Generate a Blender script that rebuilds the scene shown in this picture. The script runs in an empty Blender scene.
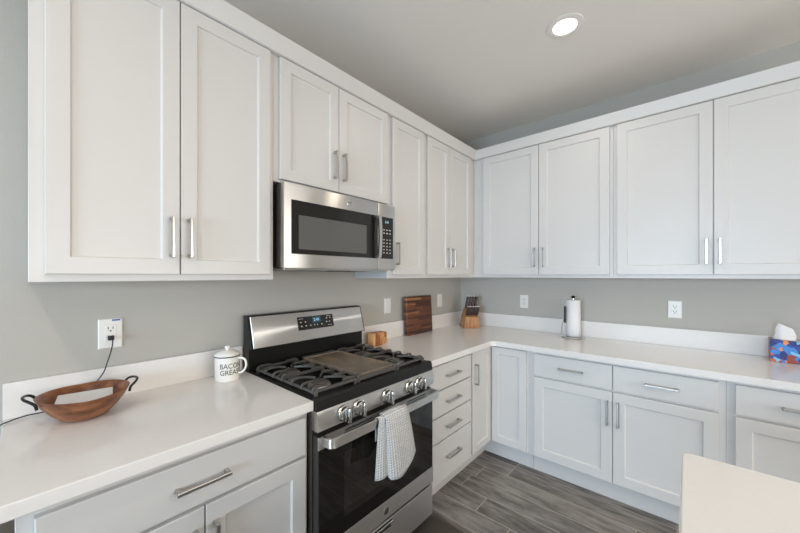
import bpy, bmesh, math, random
from mathutils import Vector, Matrix
random.seed(7)
PI = math.pi
S = bpy.context.scene
COL = S.collection

# ------------------------------------------------------------------ camera
cam_data = bpy.data.cameras.new('camera')
cam_data.sensor_width = 36.0
cam_data.lens = 326.66 / 800 * 36.0
cam_data.shift_y = 0.0107
cam_data.clip_start = 0.02
cam = bpy.data.objects.new('camera', cam_data)
cam.location = (1.7414, -2.9435, 1.3996)
cam.rotation_euler = (PI / 2, 0, math.radians(41.23))
COL.objects.link(cam)
S.camera = cam

# ------------------------------------------------------------------ world, lights, exposure
world = bpy.data.worlds.new('world')
S.world = world
world.use_nodes = True
bg = world.node_tree.nodes['Background']
bg.inputs['Color'].default_value = (0.80, 0.90, 1.0, 1)
bg.inputs['Strength'].default_value = 1.0

def area_light(name, loc, rot, sx, sy, power, color, spread=180):
    d = bpy.data.lights.new(name, 'AREA')
    d.shape = 'RECTANGLE'; d.size = sx; d.size_y = sy
    d.energy = power; d.color = color; d.spread = math.radians(spread)
    o = bpy.data.objects.new(name, d)
    o.location = loc; o.rotation_euler = rot
    COL.objects.link(o)
    return o
# added area lights at assumed windows behind and right of the camera
area_light('added_window_light', (1.6, -6.52, 1.10), (PI / 2 - 0.30, 0, 0), 2.2, 1.8, 165, (0.64, 0.82, 1.0), 130)  # added bluish source, tilted down to brighten the lower cabinets
area_light('added_side_light', (4.72, -2.4, 1.05), (PI / 2 - 0.35, 0, PI / 2), 3.2, 1.8, 70, (1.0, 0.94, 0.86), 125)  # invented side source, tilted down and narrowed to lift the lower fronts
area_light('added_upward_light', (4.70, -2.4, 1.10), (PI / 2 + 1.45, 0, PI / 2), 3.2, 1.9, 112, (1.0, 0.92, 0.82), 150)  # invented source aimed upward to brighten the ceiling
LAMP_POWER = 3.8
LAMP_COLOR = (1.0, 0.85, 0.68)

S.view_settings.view_transform = 'Standard'
S.view_settings.look = 'None'
S.view_settings.exposure = -0.28
S.view_settings.gamma = 1.0
S.view_settings.use_curve_mapping = False
S.cycles.use_denoising = True
S.cycles.max_bounces = 10
S.cycles.diffuse_bounces = 6
S.cycles.glossy_bounces = 5
S.cycles.sample_clamp_indirect = 6.0
S.cycles.caustics_reflective = False
S.cycles.caustics_refractive = False

# ------------------------------------------------------------------ materials
def srgb(r, g, b):
    f = lambda c: (c / 255 / 12.92) if c / 255 <= 0.04045 else ((c / 255 + 0.055) / 1.055) ** 2.4
    return (f(r), f(g), f(b), 1)

def mat(name, color, rough=0.5, metal=0.0, spec=0.5, coat=0.0, emit=None, emit_s=0.0):
    m = bpy.data.materials.new(name)
    m.use_nodes = True
    b = m.node_tree.nodes['Principled BSDF']
    b.inputs['Base Color'].default_value = color if len(color) == 4 else (*color, 1)
    b.inputs['Roughness'].default_value = rough
    b.inputs['Metallic'].default_value = metal
    b.inputs['Specular IOR Level'].default_value = spec
    b.inputs['Coat Weight'].default_value = coat
    if emit:
        b.inputs['Emission Color'].default_value = (*emit, 1)
        b.inputs['Emission Strength'].default_value = emit_s
    return m

class NT:
    def __init__(self, m):
        self.t = m.node_tree; self.b = self.t.nodes['Principled BSDF']
    def n(self, typ, **kw):
        x = self.t.nodes.new(typ)
        for k, v in kw.items(): setattr(x, k, v)
        return x
    def l(self, a, b): self.t.links.new(a, b)
    def math(self, op, a, b=None, c=None):
        x = self.n('ShaderNodeMath', operation=op)
        for i, v in enumerate((a, b, c)):
            if v is None: continue
            if isinstance(v, (int, float)): x.inputs[i].default_value = v
            else: self.l(v, x.inputs[i])
        return x.outputs[0]
    def mix(self, fac, a, b):
        x = self.n('ShaderNodeMix', data_type='RGBA')
        if isinstance(fac, (int, float)): x.inputs[0].default_value = fac
        else: self.l(fac, x.inputs[0])
        for i, v in ((6, a), (7, b)):
            if isinstance(v, tuple): x.inputs[i].default_value = v
            else: self.l(v, x.inputs[i])
        return x.outputs[2]
    def coords(self, kind='Object'):
        return self.n('ShaderNodeTexCoord').outputs[kind]
    def mapped(self, scale, kind='Object', rot=(0, 0, 0), loc=(0, 0, 0)):
        mp = self.n('ShaderNodeMapping')
        mp.inputs['Scale'].default_value = scale
        mp.inputs['Rotation'].default_value = rot
        mp.inputs['Location'].default_value = loc
        self.l(self.coords(kind), mp.inputs['Vector'])
        return mp.outputs[0]
    def noise(self, vec, scale, detail=3, rough=0.5):
        x = self.n('ShaderNodeTexNoise')
        x.inputs['Scale'].default_value = scale; x.inputs['Detail'].default_value = detail
        x.inputs['Roughness'].default_value = rough
        if vec is not None: self.l(vec, x.inputs['Vector'])
        return x.outputs['Fac']
    def ramp(self, fac, stops):
        x = self.n('ShaderNodeValToRGB')
        e = x.color_ramp.elements
        while len(e) < len(stops): e.new(0.5)
        for i, (p, c) in enumerate(stops):
            e[i].position = p; e[i].color = c
        self.l(fac, x.inputs[0])
        return x.outputs[0]
    def bump(self, h, strength, dist=0.01):
        x = self.n('ShaderNodeBump')
        x.inputs['Strength'].default_value = strength; x.inputs['Distance'].default_value = dist
        self.l(h, x.inputs['Height']); self.l(x.outputs[0], self.b.inputs['Normal'])

M = {}
M['cabinet'] = mat('cabinet_white_paint', (0.66, 0.65, 0.635), 0.38)
M['trim'] = mat('trim_white_paint', (0.66, 0.65, 0.635), 0.42)
m = M['wall'] = mat('wall_grey_paint', (0.47, 0.455, 0.42), 0.75)
k = NT(m); k.bump(k.noise(k.coords(), 140, 2), 0.12, 0.004)
m = M['ceiling'] = mat('ceiling_paint', (0.82, 0.79, 0.75), 0.85)
k = NT(m); k.bump(k.noise(k.coords(), 90, 2), 0.12, 0.004)
m = M['quartz'] = mat('white_quartz', (0.80, 0.78, 0.762), 0.14, spec=0.45)
k = NT(m)
k.l(k.mix(k.ramp(k.noise(k.coords(), 60, 4), [(0.45, (0, 0, 0, 1)), (0.75, (1, 1, 1, 1))]), (0.80, 0.78, 0.762, 1), (0.785, 0.765, 0.747, 1)), k.b.inputs['Base Color'])

# wood-look plank tile: planks run along x, rows 0.15 m, random joints per row
m = M['floor'] = mat('wood_look_tile', (0.1, 0.09, 0.08), 0.42)
k = NT(m)
sep = k.n('ShaderNodeSeparateXYZ'); k.l(k.coords(), sep.inputs[0])
yy = k.math('DIVIDE', k.math('ADD', sep.outputs[1], 10.04), 0.15)
row = k.math('FLOOR', yy); fy = k.math('SUBTRACT', yy, row)
wn = k.n('ShaderNodeTexWhiteNoise', noise_dimensions='1D'); k.l(row, wn.inputs['W'])
def at_row(n, v): return k.math('MULTIPLY', k.math('COMPARE', row, n, 0.2), v)
special = k.math('ADD', at_row(60, 0.322), k.math('ADD', at_row(59, 0.111), at_row(62, 0.106)))
free = k.math('LESS_THAN', special, 0.01)
shift = k.math('ADD', special, k.math('MULTIPLY', free, wn.outputs[0]))
xx = k.math('ADD', k.math('DIVIDE', sep.outputs[0], 0.9), k.math('ADD', shift, 10))
ci = k.math('FLOOR', xx); fx = k.math('SUBTRACT', xx, ci)
gy = k.math('MULTIPLY', k.math('MINIMUM', fy, k.math('SUBTRACT', 1, fy)), 0.15)
gx = k.math('MULTIPLY', k.math('MINIMUM', fx, k.math('SUBTRACT', 1, fx)), 0.9)
grout = k.math('LESS_THAN', k.math('MINIMUM', gx, gy), 0.0024)
wn2 = k.n('ShaderNodeTexWhiteNoise', noise_dimensions='2D')
cmb = k.n('ShaderNodeCombineXYZ'); k.l(row, cmb.inputs[0]); k.l(ci, cmb.inputs[1]); k.l(cmb.outputs[0], wn2.inputs['Vector'])
cv = k.n('ShaderNodeCombineXYZ')
k.l(k.math('ADD', k.math('MULTIPLY', sep.outputs[0], 4.5), k.math('MULTIPLY', wn2.outputs[0], 40)), cv.inputs[0])
k.l(k.math('MULTIPLY', sep.outputs[1], 22), cv.inputs[1])
grain = k.noise(cv.outputs[0], 1.0, 6, 0.65)
tone = k.math('ADD', k.math('MULTIPLY', grain, 0.82), k.math('MULTIPLY', wn2.outputs[0], 0.22))
wood = k.ramp(tone, [(0.32, srgb(56, 49, 45)), (0.50, srgb(100, 94, 89)), (0.70, srgb(150, 144, 138))])
k.l(k.mix(grout, wood, srgb(176, 166, 152)), k.b.inputs['Base Color'])
hh = k.math('SUBTRACT', k.math('MULTIPLY', grain, 0.2), k.math('MULTIPLY', grout, 1.0))
k.bump(hh, 0.25, 0.003)

def brushed(name, col, rough, aniso=0.75):
    m = mat(name, col, rough, 1.0)
    k = NT(m)
    k.b.inputs['Anisotropic'].default_value = aniso
    k.b.inputs['Anisotropic Rotation'].default_value = 0.25
    tg = k.n('ShaderNodeTangent', direction_type='RADIAL', axis='Z')
    k.l(tg.outputs[0], k.b.inputs['Tangent'])
    r = k.noise(k.mapped((3, 3, 260)), 1.0, 2)
    k.l(k.math('ADD', k.math('MULTIPLY', r, 0.03), rough - 0.015), k.b.inputs['Roughness'])
    return m
M['steel'] = brushed('brushed_stainless', (0.66, 0.65, 0.635), 0.36, 0.9)
M['nickel'] = mat('satin_nickel', (0.50, 0.48, 0.45), 0.30, 1.0)
M['chrome'] = mat('polished_steel', (0.70, 0.69, 0.67), 0.14, 1.0)
M['black_gloss'] = mat('black_glass', (0.008, 0.007, 0.006), 0.06, spec=0.5)
M['oven_window'] = mat('oven_window_glass', (0.022, 0.019, 0.016), 0.05, spec=0.5)
M['mesh_glass'] = mat('microwave_screen_glass', (0.11, 0.108, 0.104), 0.12, spec=0.5)
M['black_enamel'] = mat('black_enamel', (0.008, 0.0078, 0.0075), 0.3, spec=0.3)
M['cooktop_black'] = mat('cooktop_black', (0.005, 0.005, 0.005), 0.4, spec=0.2)
M['range_side'] = mat('range_side_enamel', (0.035, 0.030, 0.026), 0.35)
m = M['iron'] = mat('cast_iron', (0.085, 0.08, 0.075), 0.3)
k = NT(m); k.bump(k.noise(k.coords(), 400, 2), 0.2, 0.002)
m = M['griddle'] = mat('seasoned_griddle', (0.12, 0.10, 0.08), 0.42)
k = NT(m)
k.l(k.ramp(k.noise(k.mapped((4, 7, 4)), 1.0, 5, 0.6), [(0.35, srgb(88, 80, 71)), (0.52, srgb(118, 106, 92)), (0.68, srgb(168, 134, 96))]), k.b.inputs['Base Color'])
M['aluminium'] = mat('burner_aluminium', (0.50, 0.48, 0.45), 0.4, 1.0)
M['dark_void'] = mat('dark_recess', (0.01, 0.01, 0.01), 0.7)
M['display_blue'] = mat('display_digits', (0.2, 0.5, 0.7), 0.4, emit=(0.45, 0.8, 1.0), emit_s=0.9)
M['display_glow'] = mat('display_window', (0.02, 0.06, 0.09), 0.3, emit=(0.05, 0.22, 0.32), emit_s=0.08)
M['legend'] = mat('printed_legend', (0.55, 0.53, 0.50), 0.6)
M['plastic_white'] = mat('white_plastic', (0.80, 0.79, 0.76), 0.35)
M['slot_dark'] = mat('dark_slot', (0.03, 0.028, 0.025), 0.6)
M['sticker_blue'] = mat('blue_sticker', srgb(46, 92, 160), 0.5)
M['black_rubber'] = mat('black_cord', (0.02, 0.02, 0.022), 0.5)
M['enamel_white'] = mat('white_enamel', (0.83, 0.81, 0.77), 0.22)
M['ink'] = mat('black_ink', (0.015, 0.014, 0.013), 0.5)
M['paper'] = mat('white_paper', (0.80, 0.80, 0.81), 0.8)
m = M['towel'] = mat('waffle_weave_cotton', (0.72, 0.71, 0.69), 0.9, spec=0.1)
k = NT(m)
uv = k.n('ShaderNodeSeparateXYZ'); k.l(k.coords('UV'), uv.inputs[0])
def tri(s):
    f = k.math('FRACT', s)
    return k.math('MULTIPLY', k.math('ABSOLUTE', k.math('SUBTRACT', f, 0.5)), 2.0)
hw = k.math('MAXIMUM', tri(k.math('MULTIPLY', uv.outputs[0], 95)), tri(k.math('MULTIPLY', uv.outputs[1], 95)))
k.bump(hw, 1.0, 0.006)
k.l(k.mix(k.math('LESS_THAN', hw, 0.56), (0.84, 0.83, 0.81, 1), (0.52, 0.53, 0.55, 1)), k.b.inputs['Base Color'])
def woodmat(name, stops, scale, rough=0.45, strip=None):
    m = mat(name, stops[0][1], rough)
    k = NT(m)
    g = k.noise(k.mapped(scale), 1.0, 5, 0.6)
    if strip:
        ax, w = strip
        s = k.n('ShaderNodeSeparateXYZ'); k.l(k.coords(), s.inputs[0])
        r = k.math('FLOOR', k.math('DIVIDE', k.math('ADD', s.outputs[ax], 5), w))
        along = 1 if ax == 2 else 2
        rw = k.n('ShaderNodeTexWhiteNoise', noise_dimensions='1D'); k.l(r, rw.inputs['W'])
        c2 = k.math('FLOOR', k.math('ADD', k.math('MULTIPLY', s.outputs[along], 5.0), k.math('MULTIPLY', rw.outputs[0], 9)))
        w2 = k.n('ShaderNodeTexWhiteNoise', noise_dimensions='2D')
        cc = k.n('ShaderNodeCombineXYZ'); k.l(r, cc.inputs[0]); k.l(c2, cc.inputs[1]); k.l(cc.outputs[0], w2.inputs['Vector'])
        g = k.math('ADD', k.math('MULTIPLY', g, 0.45), k.math('MULTIPLY', w2.outputs[0], 0.55))
    k.l(k.ramp(g, stops), k.b.inputs['Base Color'])
    return m
M['bowl_wood'] = woodmat('bowl_wood', [(0.32, srgb(84, 48, 29)), (0.5, srgb(128, 79, 49)), (0.68, srgb(160, 108, 70))], (26, 9, 30), 0.38)
M['board_wood'] = woodmat('walnut_board', [(0.2, srgb(44, 23, 15)), (0.48, srgb(82, 44, 27)), (0.66, srgb(118, 68, 40)), (0.85, srgb(186, 132, 80))], (10, 7, 160), 0.4, (2, 0.019))
M['acacia'] = woodmat('acacia_block', [(0.2, srgb(122, 70, 36)), (0.5, srgb(180, 122, 72)), (0.8, srgb(222, 172, 116))], (60, 40, 10), 0.45, (1, 0.022))
M['block_wood'] = woodmat('knife_block_wood', [(0.3, srgb(142, 96, 60)), (0.5, srgb(172, 122, 80)), (0.7, srgb(194, 146, 100))], (40, 20, 8), 0.45)
M['knife_handle'] = woodmat('dark_knife_handle', [(0.3, srgb(34, 15, 10)), (0.7, srgb(74, 38, 24))], (40, 40, 12), 0.35)
m = M['tissue_print'] = mat('tissue_box_print', (0.1, 0.2, 0.5), 0.45)
k = NT(m)
vo = k.n('ShaderNodeTexVoronoi', feature='F1'); vo.inputs['Scale'].default_value = 42
nz = k.n('ShaderNodeTexNoise'); nz.inputs['Scale'].default_value = 14
k.l(k.coords(), nz.inputs['Vector'])
add = k.n('ShaderNodeVectorMath', operation='MULTIPLY_ADD')
k.l(nz.outputs['Color'], add.inputs[0]); add.inputs[1].default_value = (0.06, 0.06, 0.06); k.l(k.coords(), add.inputs[2])
k.l(add.outputs[0], vo.inputs['Vector'])
sc_ = k.n('ShaderNodeSeparateColor'); k.l(vo.outputs['Color'], sc_.inputs[0])
rp = k.ramp(sc_.outputs[0], [(0.0, srgb(30, 60, 150)), (0.2, srgb(60, 130, 205)), (0.36, srgb(196, 104, 48)), (0.52, srgb(24, 34, 110)), (0.64, srgb(150, 66, 36)), (0.76, srgb(120, 190, 225)), (0.88, srgb(225, 140, 70))])
rp.node.color_ramp.interpolation = 'CONSTANT'
k.l(rp, k.b.inputs['Base Color'])
M['mat_brown'] = mat('brown_mat_vinyl', srgb(72, 64, 57), 0.55)
M['stand_in_brown'] = mat('stand_in_dark_brown', srgb(58, 50, 47), 0.5)
M['lamp_glow'] = mat('lamp_diffuser', (0.9, 0.9, 0.88), 0.5, emit=(1.0, 0.95, 0.88), emit_s=9.0)
m = M['glass'] = mat('window_glass', (1, 1, 1), 0.0)
m.node_tree.nodes['Principled BSDF'].inputs['Transmission Weight'].default_value = 1.0
M['grass'] = mat('outside_ground', srgb(150, 140, 120), 0.9)

# ------------------------------------------------------------------ mesh helpers
def _merge(bm, tmp):
    me = bpy.data.meshes.new('tmp'); tmp.to_mesh(me); tmp.free()
    bm.from_mesh(me); bpy.data.meshes.remove(me)

def box(bm, lo, hi, bev=0.0, seg=2):
    t = bmesh.new()
    lo, hi = [min(a, b) for a, b in zip(lo, hi)], [max(a, b) for a, b in zip(lo, hi)]
    bmesh.ops.create_cube(t, size=1)
    for v in t.verts:
        v.co = Vector([lo[i] + (v.co[i] + 0.5) * (hi[i] - lo[i]) for i in range(3)])
    if bev:
        bmesh.ops.bevel(t, geom=t.edges[:], offset=bev, segments=seg, affect='EDGES', profile=0.5)
    _merge(bm, t)
    return bm

def rings(bm, loops, cap=True, closed=False):
    vs = [[bm.verts.new(p) for p in lp] for lp in loops]
    n = len(vs[0])
    rng = range(len(vs) if closed else len(vs) - 1)
    for i in rng:
        a, b = vs[i], vs[(i + 1) % len(vs)]
        for j in range(n):
            bm.faces.new((a[j], a[(j + 1) % n], b[(j + 1) % n], b[j]))
    if cap and not closed:
        bm.faces.new(vs[0]); bm.faces.new(vs[-1])
    return bm

def tube(bm, pts, r, seg=8, closed=False, square=None):
    pts = [Vector(p) for p in pts]
    n = len(pts)
    t0 = (pts[1] - pts[0]).normalized()
    ref = Vector((0, 0, 1)) if abs(t0.z) < 0.9 else Vector((1, 0, 0))
    nrm = (ref - t0 * ref.dot(t0)).normalized()
    loops = []
    for i, p in enumerate(pts):
        if closed: t = (pts[(i + 1) % n] - pts[i - 1]).normalized()
        else: t = ((pts[min(i + 1, n - 1)] - p).normalized() + (p - pts[max(i - 1, 0)]).normalized()).normalized()
        nrm = (nrm - t * nrm.dot(t)).normalized()
        bn = t.cross(nrm)
        rr = r[i] if isinstance(r, (list, tuple)) else r
        if square:
            a, b = square
            loops.append([p + nrm * sx * a + bn * sy * b for sx, sy in ((1, 1), (-1, 1), (-1, -1), (1, -1))])
        else:
            loops.append([p + nrm * math.cos(2 * PI * q / seg) * rr + bn * math.sin(2 * PI * q / seg) * rr for q in range(seg)])
    rings(bm, loops, closed=closed)
    return bm

def lathe(bm, prof, c=(0, 0, 0), seg=32, sx=1.0, sy=1.0, axis='z', cap=True):
    loops = []
    for r, h in prof:
        lp = []
        for q in range(seg):
            a = 2 * PI * q / seg
            x, y = math.cos(a) * max(r, 1e-4) * sx, math.sin(a) * max(r, 1e-4) * sy
            if axis == 'z': p = (x, y, h)
            elif axis == 'x': p = (h, x, y)
            else: p = (x, h, y)
            lp.append(Vector(p) + Vector(c))
        loops.append(lp)
    rings(bm, loops, cap=cap)
    return bm

def prism(bm, poly, lo, hi, axis='z'):
    def P(a, b, h):
        return {'z': (a, b, h), 'y': (a, h, b), 'x': (h, a, b)}[axis]
    rings(bm, [[P(a, b, lo) for a, b in poly], [P(a, b, hi) for a, b in poly]])
    return bm

def smooth_path(pts, sub=6):
    out = []
    P = [Vector(p) for p in pts]
    for i in range(len(P) - 1):
        p0, p1, p2, p3 = P[max(i - 1, 0)], P[i], P[i + 1], P[min(i + 2, len(P) - 1)]
        for s in range(sub):
            t = s / sub
            out.append(0.5 * ((2 * p1) + (p2 - p0) * t + (2 * p0 - 5 * p1 + 4 * p2 - p3) * t * t + (3 * p1 - p0 - 3 * p2 + p3) * t ** 3))
    out.append(P[-1])
    return out

def obj(name, bm, m, parent=None, smooth=False, angle=35, local=False):
    """link a bmesh given in world coordinates (or local to its parent) as one object"""
    bmesh.ops.recalc_face_normals(bm, faces=bm.faces[:])
    off = Vector((0, 0, 0))
    q = parent
    while q is not None:
        off += q.location; q = q.parent
    if parent is not None and not local:
        bmesh.ops.translate(bm, verts=bm.verts[:], vec=-off)
    me = bpy.data.meshes.new(name)
    bm.to_mesh(me); bm.free()
    if smooth:
        for p in me.polygons: p.use_smooth = True
        try: me.set_sharp_from_angle(angle=math.radians(angle))
        except Exception: pass
    me.materials.append(m)
    o = bpy.data.objects.new(name, me)
    COL.objects.link(o)
    if parent is not None: o.parent = parent
    return o

def tag(o, label, cat, group=None):
    o['label'] = label; o['category'] = cat
    if group: o['group'] = group
    return o

def thing(name, label, cat, loc=(0, 0, 0), rotz=0.0, group=None):
    o = bpy.data.objects.new(name, None)
    o.empty_display_size = 0.05
    o.location = loc; o.rotation_euler = (0, 0, rotz)
    COL.objects.link(o)
    return tag(o, label, cat, group)

def struct(name, bm, m, **kw):
    o = obj(name, bm, m, **kw); o['kind'] = 'structure'
    return o

def copy_tree(o, parent=None):
    c = o.copy(); COL.objects.link(c)
    if parent is not None: c.parent = parent
    for ch in list(o.children): copy_tree(ch, c)
    return c

def text_bm(body, size, shear=0.0):
    cu = bpy.data.curves.new('txt', 'FONT')
    cu.body = body; cu.size = size; cu.align_x = 'CENTER'; cu.align_y = 'CENTER'; cu.shear = shear
    cu.resolution_u = 3
    o = bpy.data.objects.new('txt', cu); COL.objects.link(o)
    dg = bpy.context.evaluated_depsgraph_get()
    me = bpy.data.meshes.new_from_object(o.evaluated_get(dg))
    bm = bmesh.new(); bm.from_mesh(me)
    bpy.data.objects.remove(o); bpy.data.curves.remove(cu); bpy.data.meshes.remove(me)
    return bm

# wall-run coordinates: u along the wall, d out of the wall, z up
MA = lambda u, d, z: (d, u, z)
MB = lambda u, d, z: (u, -d, z)

# ------------------------------------------------------------------ the room
XR, YF, ZC = 4.8, -6.6, 2.75
struct('floor', box(bmesh.new(), (-0.12, YF - 0.12, -0.08), (XR + 0.12, 0.12, 0)), M['floor'])
struct('ceiling', box(bmesh.new(), (-0.12, YF - 0.12, ZC), (XR + 0.12, 0.12, ZC + 0.1)), M['ceiling'])
struct('wall_left', box(bmesh.new(), (-0.12, YF - 0.12, 0), (0, 0.12, ZC)), M['wall'])
struct('wall_back', box(bmesh.new(), (0, 0, 0), (XR + 0.12, 0.12, ZC)), M['wall'])
# wall_front with an added window opening, wall_right with an opening added for light
def holed_wall(name, axis, pos, th, a0, a1, h0, h1, z0, z1):
    bm = bmesh.new()
    def bx(u0, u1, w0, w1):
        if axis == 'y': box(bm, (u0, pos, w0), (u1, pos + th, w1))
        else: box(bm, (pos, u0, w0), (pos + th, u1, w1))
    bx(a0, h0, 0, ZC); bx(h1, a1, 0, ZC); bx(h0, h1, z1, ZC)
    if z0 > 0: bx(h0, h1, 0, z0)
    return struct(name, bm, M['wall'])
holed_wall('wall_front', 'y', YF - 0.12, 0.12, 0, XR, 0.5, 2.7, 0.15, 2.2)
holed_wall('wall_right', 'x', XR, 0.12, YF, 0, -4.1, -0.7, 0.1, 2.15)
def window(name, axis, pos, u0, u1, z0, z1):
    fr = bmesh.new()
    def bx(bm, a0, a1, b0, b1, d0=-0.03, d1=0.03, bev=0.004):
        if axis == 'y': box(bm, (a0, pos + d0, b0), (a1, pos + d1, b1), bev)
        else: box(bm, (pos + d0, a0, b0), (pos + d1, a1, b1), bev)
    w = 0.05
    bx(fr, u0, u0 + w, z0, z1); bx(fr, u1 - w, u1, z0, z1)
    bx(fr, u0 + w, u1 - w, z0, z0 + w); bx(fr, u0 + w, u1 - w, z1 - w, z1)
    mid = (u0 + u1) / 2
    bx(fr, mid - w / 2, mid + w / 2, z0 + w, z1 - w)
    f = struct(name, fr, M['trim'])
    for a, b in ((u0 + w, mid - w / 2), (mid + w / 2, u1 - w)):
        g = bmesh.new(); bx(g, a, b, z0 + w, z1 - w, -0.003, 0.003, 0)
        p = obj('pane', g, M['glass'], f)
    return f
window('added_window_1', 'y', YF - 0.07, 0.5, 2.7, 0.15, 2.2)  # unseen window, added as a light source
window('added_window_2', 'x', XR + 0.07, -4.1, -0.7, 0.1, 2.15)  # unseen patio opening, added as a light source
# baseboards where a wall is bare
struct('baseboard_left', box(bmesh.new(), (0, YF, 0), (0.014, -3.02, 0.10), 0.003), M['trim'])
struct('baseboard_right', box(bmesh.new(), (XR - 0.014, YF + 0.02, 0), (XR, -0.02, 0.085), 0.003), M['trim'])
struct('baseboard_front', box(bmesh.new(), (0.02, YF, 0), (XR - 0.02, YF + 0.014, 0.10), 0.003), M['trim'])

# ------------------------------------------------------------------ recessed ceiling lights
def downlight(label, x, y, gain=1.0):
    t = thing('recessed_ceiling_light', label, 'ceiling light', (x, y, ZC), 0, 'recessed ceiling lights')
    bm = bmesh.new()
    prof = [(0.090, -0.001), (0.089, -0.004), (0.070, -0.007), (0.060, -0.006), (0.056, -0.001)]
    lathe(bm, prof, seg=40, cap=False)
    rim = obj('trim_ring', bm, M['ceiling'], t, True, 60, local=True)
    obj('diffuser', lathe(bmesh.new(), [(0.0, -0.0075), (0.045, -0.0075), (0.0575, -0.0055), (0.0575, -0.001)], seg=40), M['lamp_glow'], t, True, local=True)
    d = bpy.data.lights.new('downlight', 'AREA'); d.shape = 'DISK'; d.size = 0.12
    d.energy = LAMP_POWER * gain; d.color = LAMP_COLOR; d.spread = math.radians(165)
    lo = bpy.data.objects.new('lamp', d); lo.location = (0, 0, -0.013); COL.objects.link(lo); lo.parent = t
    return t
downlight('glowing round recessed ceiling light above the kitchen corner', 1.247, -1.022)
downlight('recessed ceiling light nearest the bare left end of the wall', 1.247, -3.45, 2.4)
downlight('added unseen recessed ceiling light over the island, nearer the back wall', 3.4, -1.9)  # out of view, added only to light the room
downlight('added unseen recessed ceiling light over the island, nearer the added windows', 3.4, -4.4)  # another unseen lamp added for room light

# ------------------------------------------------------------------ cabinets
def shaker_bm(mp, u0, u1, z0, z1, d0, t=0.02, rail=0.056, dep=0.0085):
    bm = bmesh.new()
    def ring(ins, d):
        return [mp(u0 + ins, d, z0 + ins), mp(u1 - ins, d, z0 + ins), mp(u1 - ins, d, z1 - ins), mp(u0 + ins, d, z1 - ins)]
    rings(bm, [ring(0, d0), ring(0, d0 + t - 0.002), ring(0.0008, d0 + t - 0.0006), ring(0.0025, d0 + t),
               ring(rail, d0 + t), ring(rail + 0.0015, d0 + t - 0.001), ring(rail + 0.004, d0 + t - dep + 0.001), ring(rail + 0.006, d0 + t - dep)])
    return bm
def slab_bm(mp, u0, u1, z0, z1, d0, t=0.02):
    bm = bmesh.new()
    def ring(ins, d):
        return [mp(u0 + ins, d, z0 + ins), mp(u1 - ins, d, z0 + ins), mp(u1 - ins, d, z1 - ins), mp(u0 + ins, d, z1 - ins)]
    rings(bm, [ring(0, d0), ring(0, d0 + t - 0.003), ring(0.001, d0 + t - 0.0008), ring(0.003, d0 + t)])
    return bm
def pull(parent, mp, u, z, d, L=0.148, vert=True):
    """square-section bar pull standing on two posts"""
    bm = bmesh.new()
    def bb(u0, u1, d0, d1, z0, z1, bev):
        a, b = mp(u0, d0, z0), mp(u1, d1, z1)
        box(bm, a, b, bev)
    h = L / 2; w = 0.0055
    if vert:
        bb(u - w, u + w, d + 0.024, d + 0.034, z - h, z + h, 0.0018)
        for s in (-1, 1): bb(u - w, u + w, d + 0.0002, d + 0.0245, z + s * (h - 0.007) - 0.006, z + s * (h - 0.007) + 0.006, 0.0012)
    else:
        bb(u - h, u + h, d + 0.024, d + 0.034, z - w, z + w, 0.0018)
        for s in (-1, 1): bb(u + s * (h - 0.007) - 0.006, u + s * (h - 0.007) + 0.006, d + 0.0002, d + 0.0245, z - w, z + w, 0.0012)
    return obj('handle', bm, M['nickel'], parent)

def cabinet(name, label, mp, u0, u1, z0, z1, depth, doors=(), drawers=(), toe=None, group=None, foot=None, th=0.02):
    base = mp((u0 + u1) / 2, 0.3, 0 if toe is not None else z0)
    t = thing(name, label, 'cabinet', base, 0, group)
    bm = bmesh.new()
    box(bm, mp(u0, 0.002, z0), mp(u1, depth, z1), 0.0012, 1)
    obj('carcass', bm, M['cabinet'], t)
    if toe is not None:
        bm = bmesh.new(); box(bm, mp(u0 + 0.001, 0.05, 0.0), mp(u1 - 0.001, toe, z0 - 0.0005))
        obj('toe_kick', bm, M['cabinet'], t)
    for (a, b, c, d, hu, hz) in doors:
        o = obj('door', shaker_bm(mp, a, b, c, d, depth + 0.0004, th, 0.052 if (mp is MA and toe is None) else 0.057), M['cabinet'], t)
        if hu is not None: pull(o, mp, hu, hz, depth + th)
    for (a, b, c, d, hu) in drawers:
        o = obj('drawer', slab_bm(mp, a, b, c, d, depth + 0.0004, th), M['cabinet'], t)
        pull(o, mp, hu, (c + d) / 2 if d - c < 0.2 else d - (0.105), depth + th, vert=False)
    return t

UZ0, UZ1, UD = 1.3785, 2.44, 0.312
DZ0, DZ1 = 1.4025, 2.411
HZ = 1.537
cabinet('wall_cabinet', 'tall wide white two-door wall cabinet at the left end, above the wooden bowl', MA, -2.942, -2.1985, UZ0, UZ1, UD,
        [(-2.910, -2.571, DZ0, DZ1, -2.598, HZ), (-2.567, -2.2205, DZ0, DZ1, -2.541, HZ)], group=None)
cabinet('wall_cabinet', 'short white two-door wall cabinet directly above the microwave', MA, -2.198, -1.4385, 1.832, UZ1, UD,
        [(-2.172, -1.836, 1.846, DZ1, -1.866, 1.983), (-1.832, -1.447, 1.846, DZ1, -1.804, 1.983)])
cabinet('wall_cabinet', 'narrow white single-door wall cabinet right of the microwave', MA, -1.438, -1.0485, UZ0, UZ1, UD,
        [(-1.402, -1.072, DZ0, DZ1, -1.392 + 0.022, HZ)])
cabinet('wall_cabinet', 'white two-door wall cabinet in the corner on the microwave wall', MA, -1.048, -0.002, UZ0, UZ1, UD,
        [(-1.024, -0.737, DZ0, DZ1, -0.764, HZ), (-0.733, -0.40, DZ0, DZ1, -0.700, HZ)])
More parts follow.
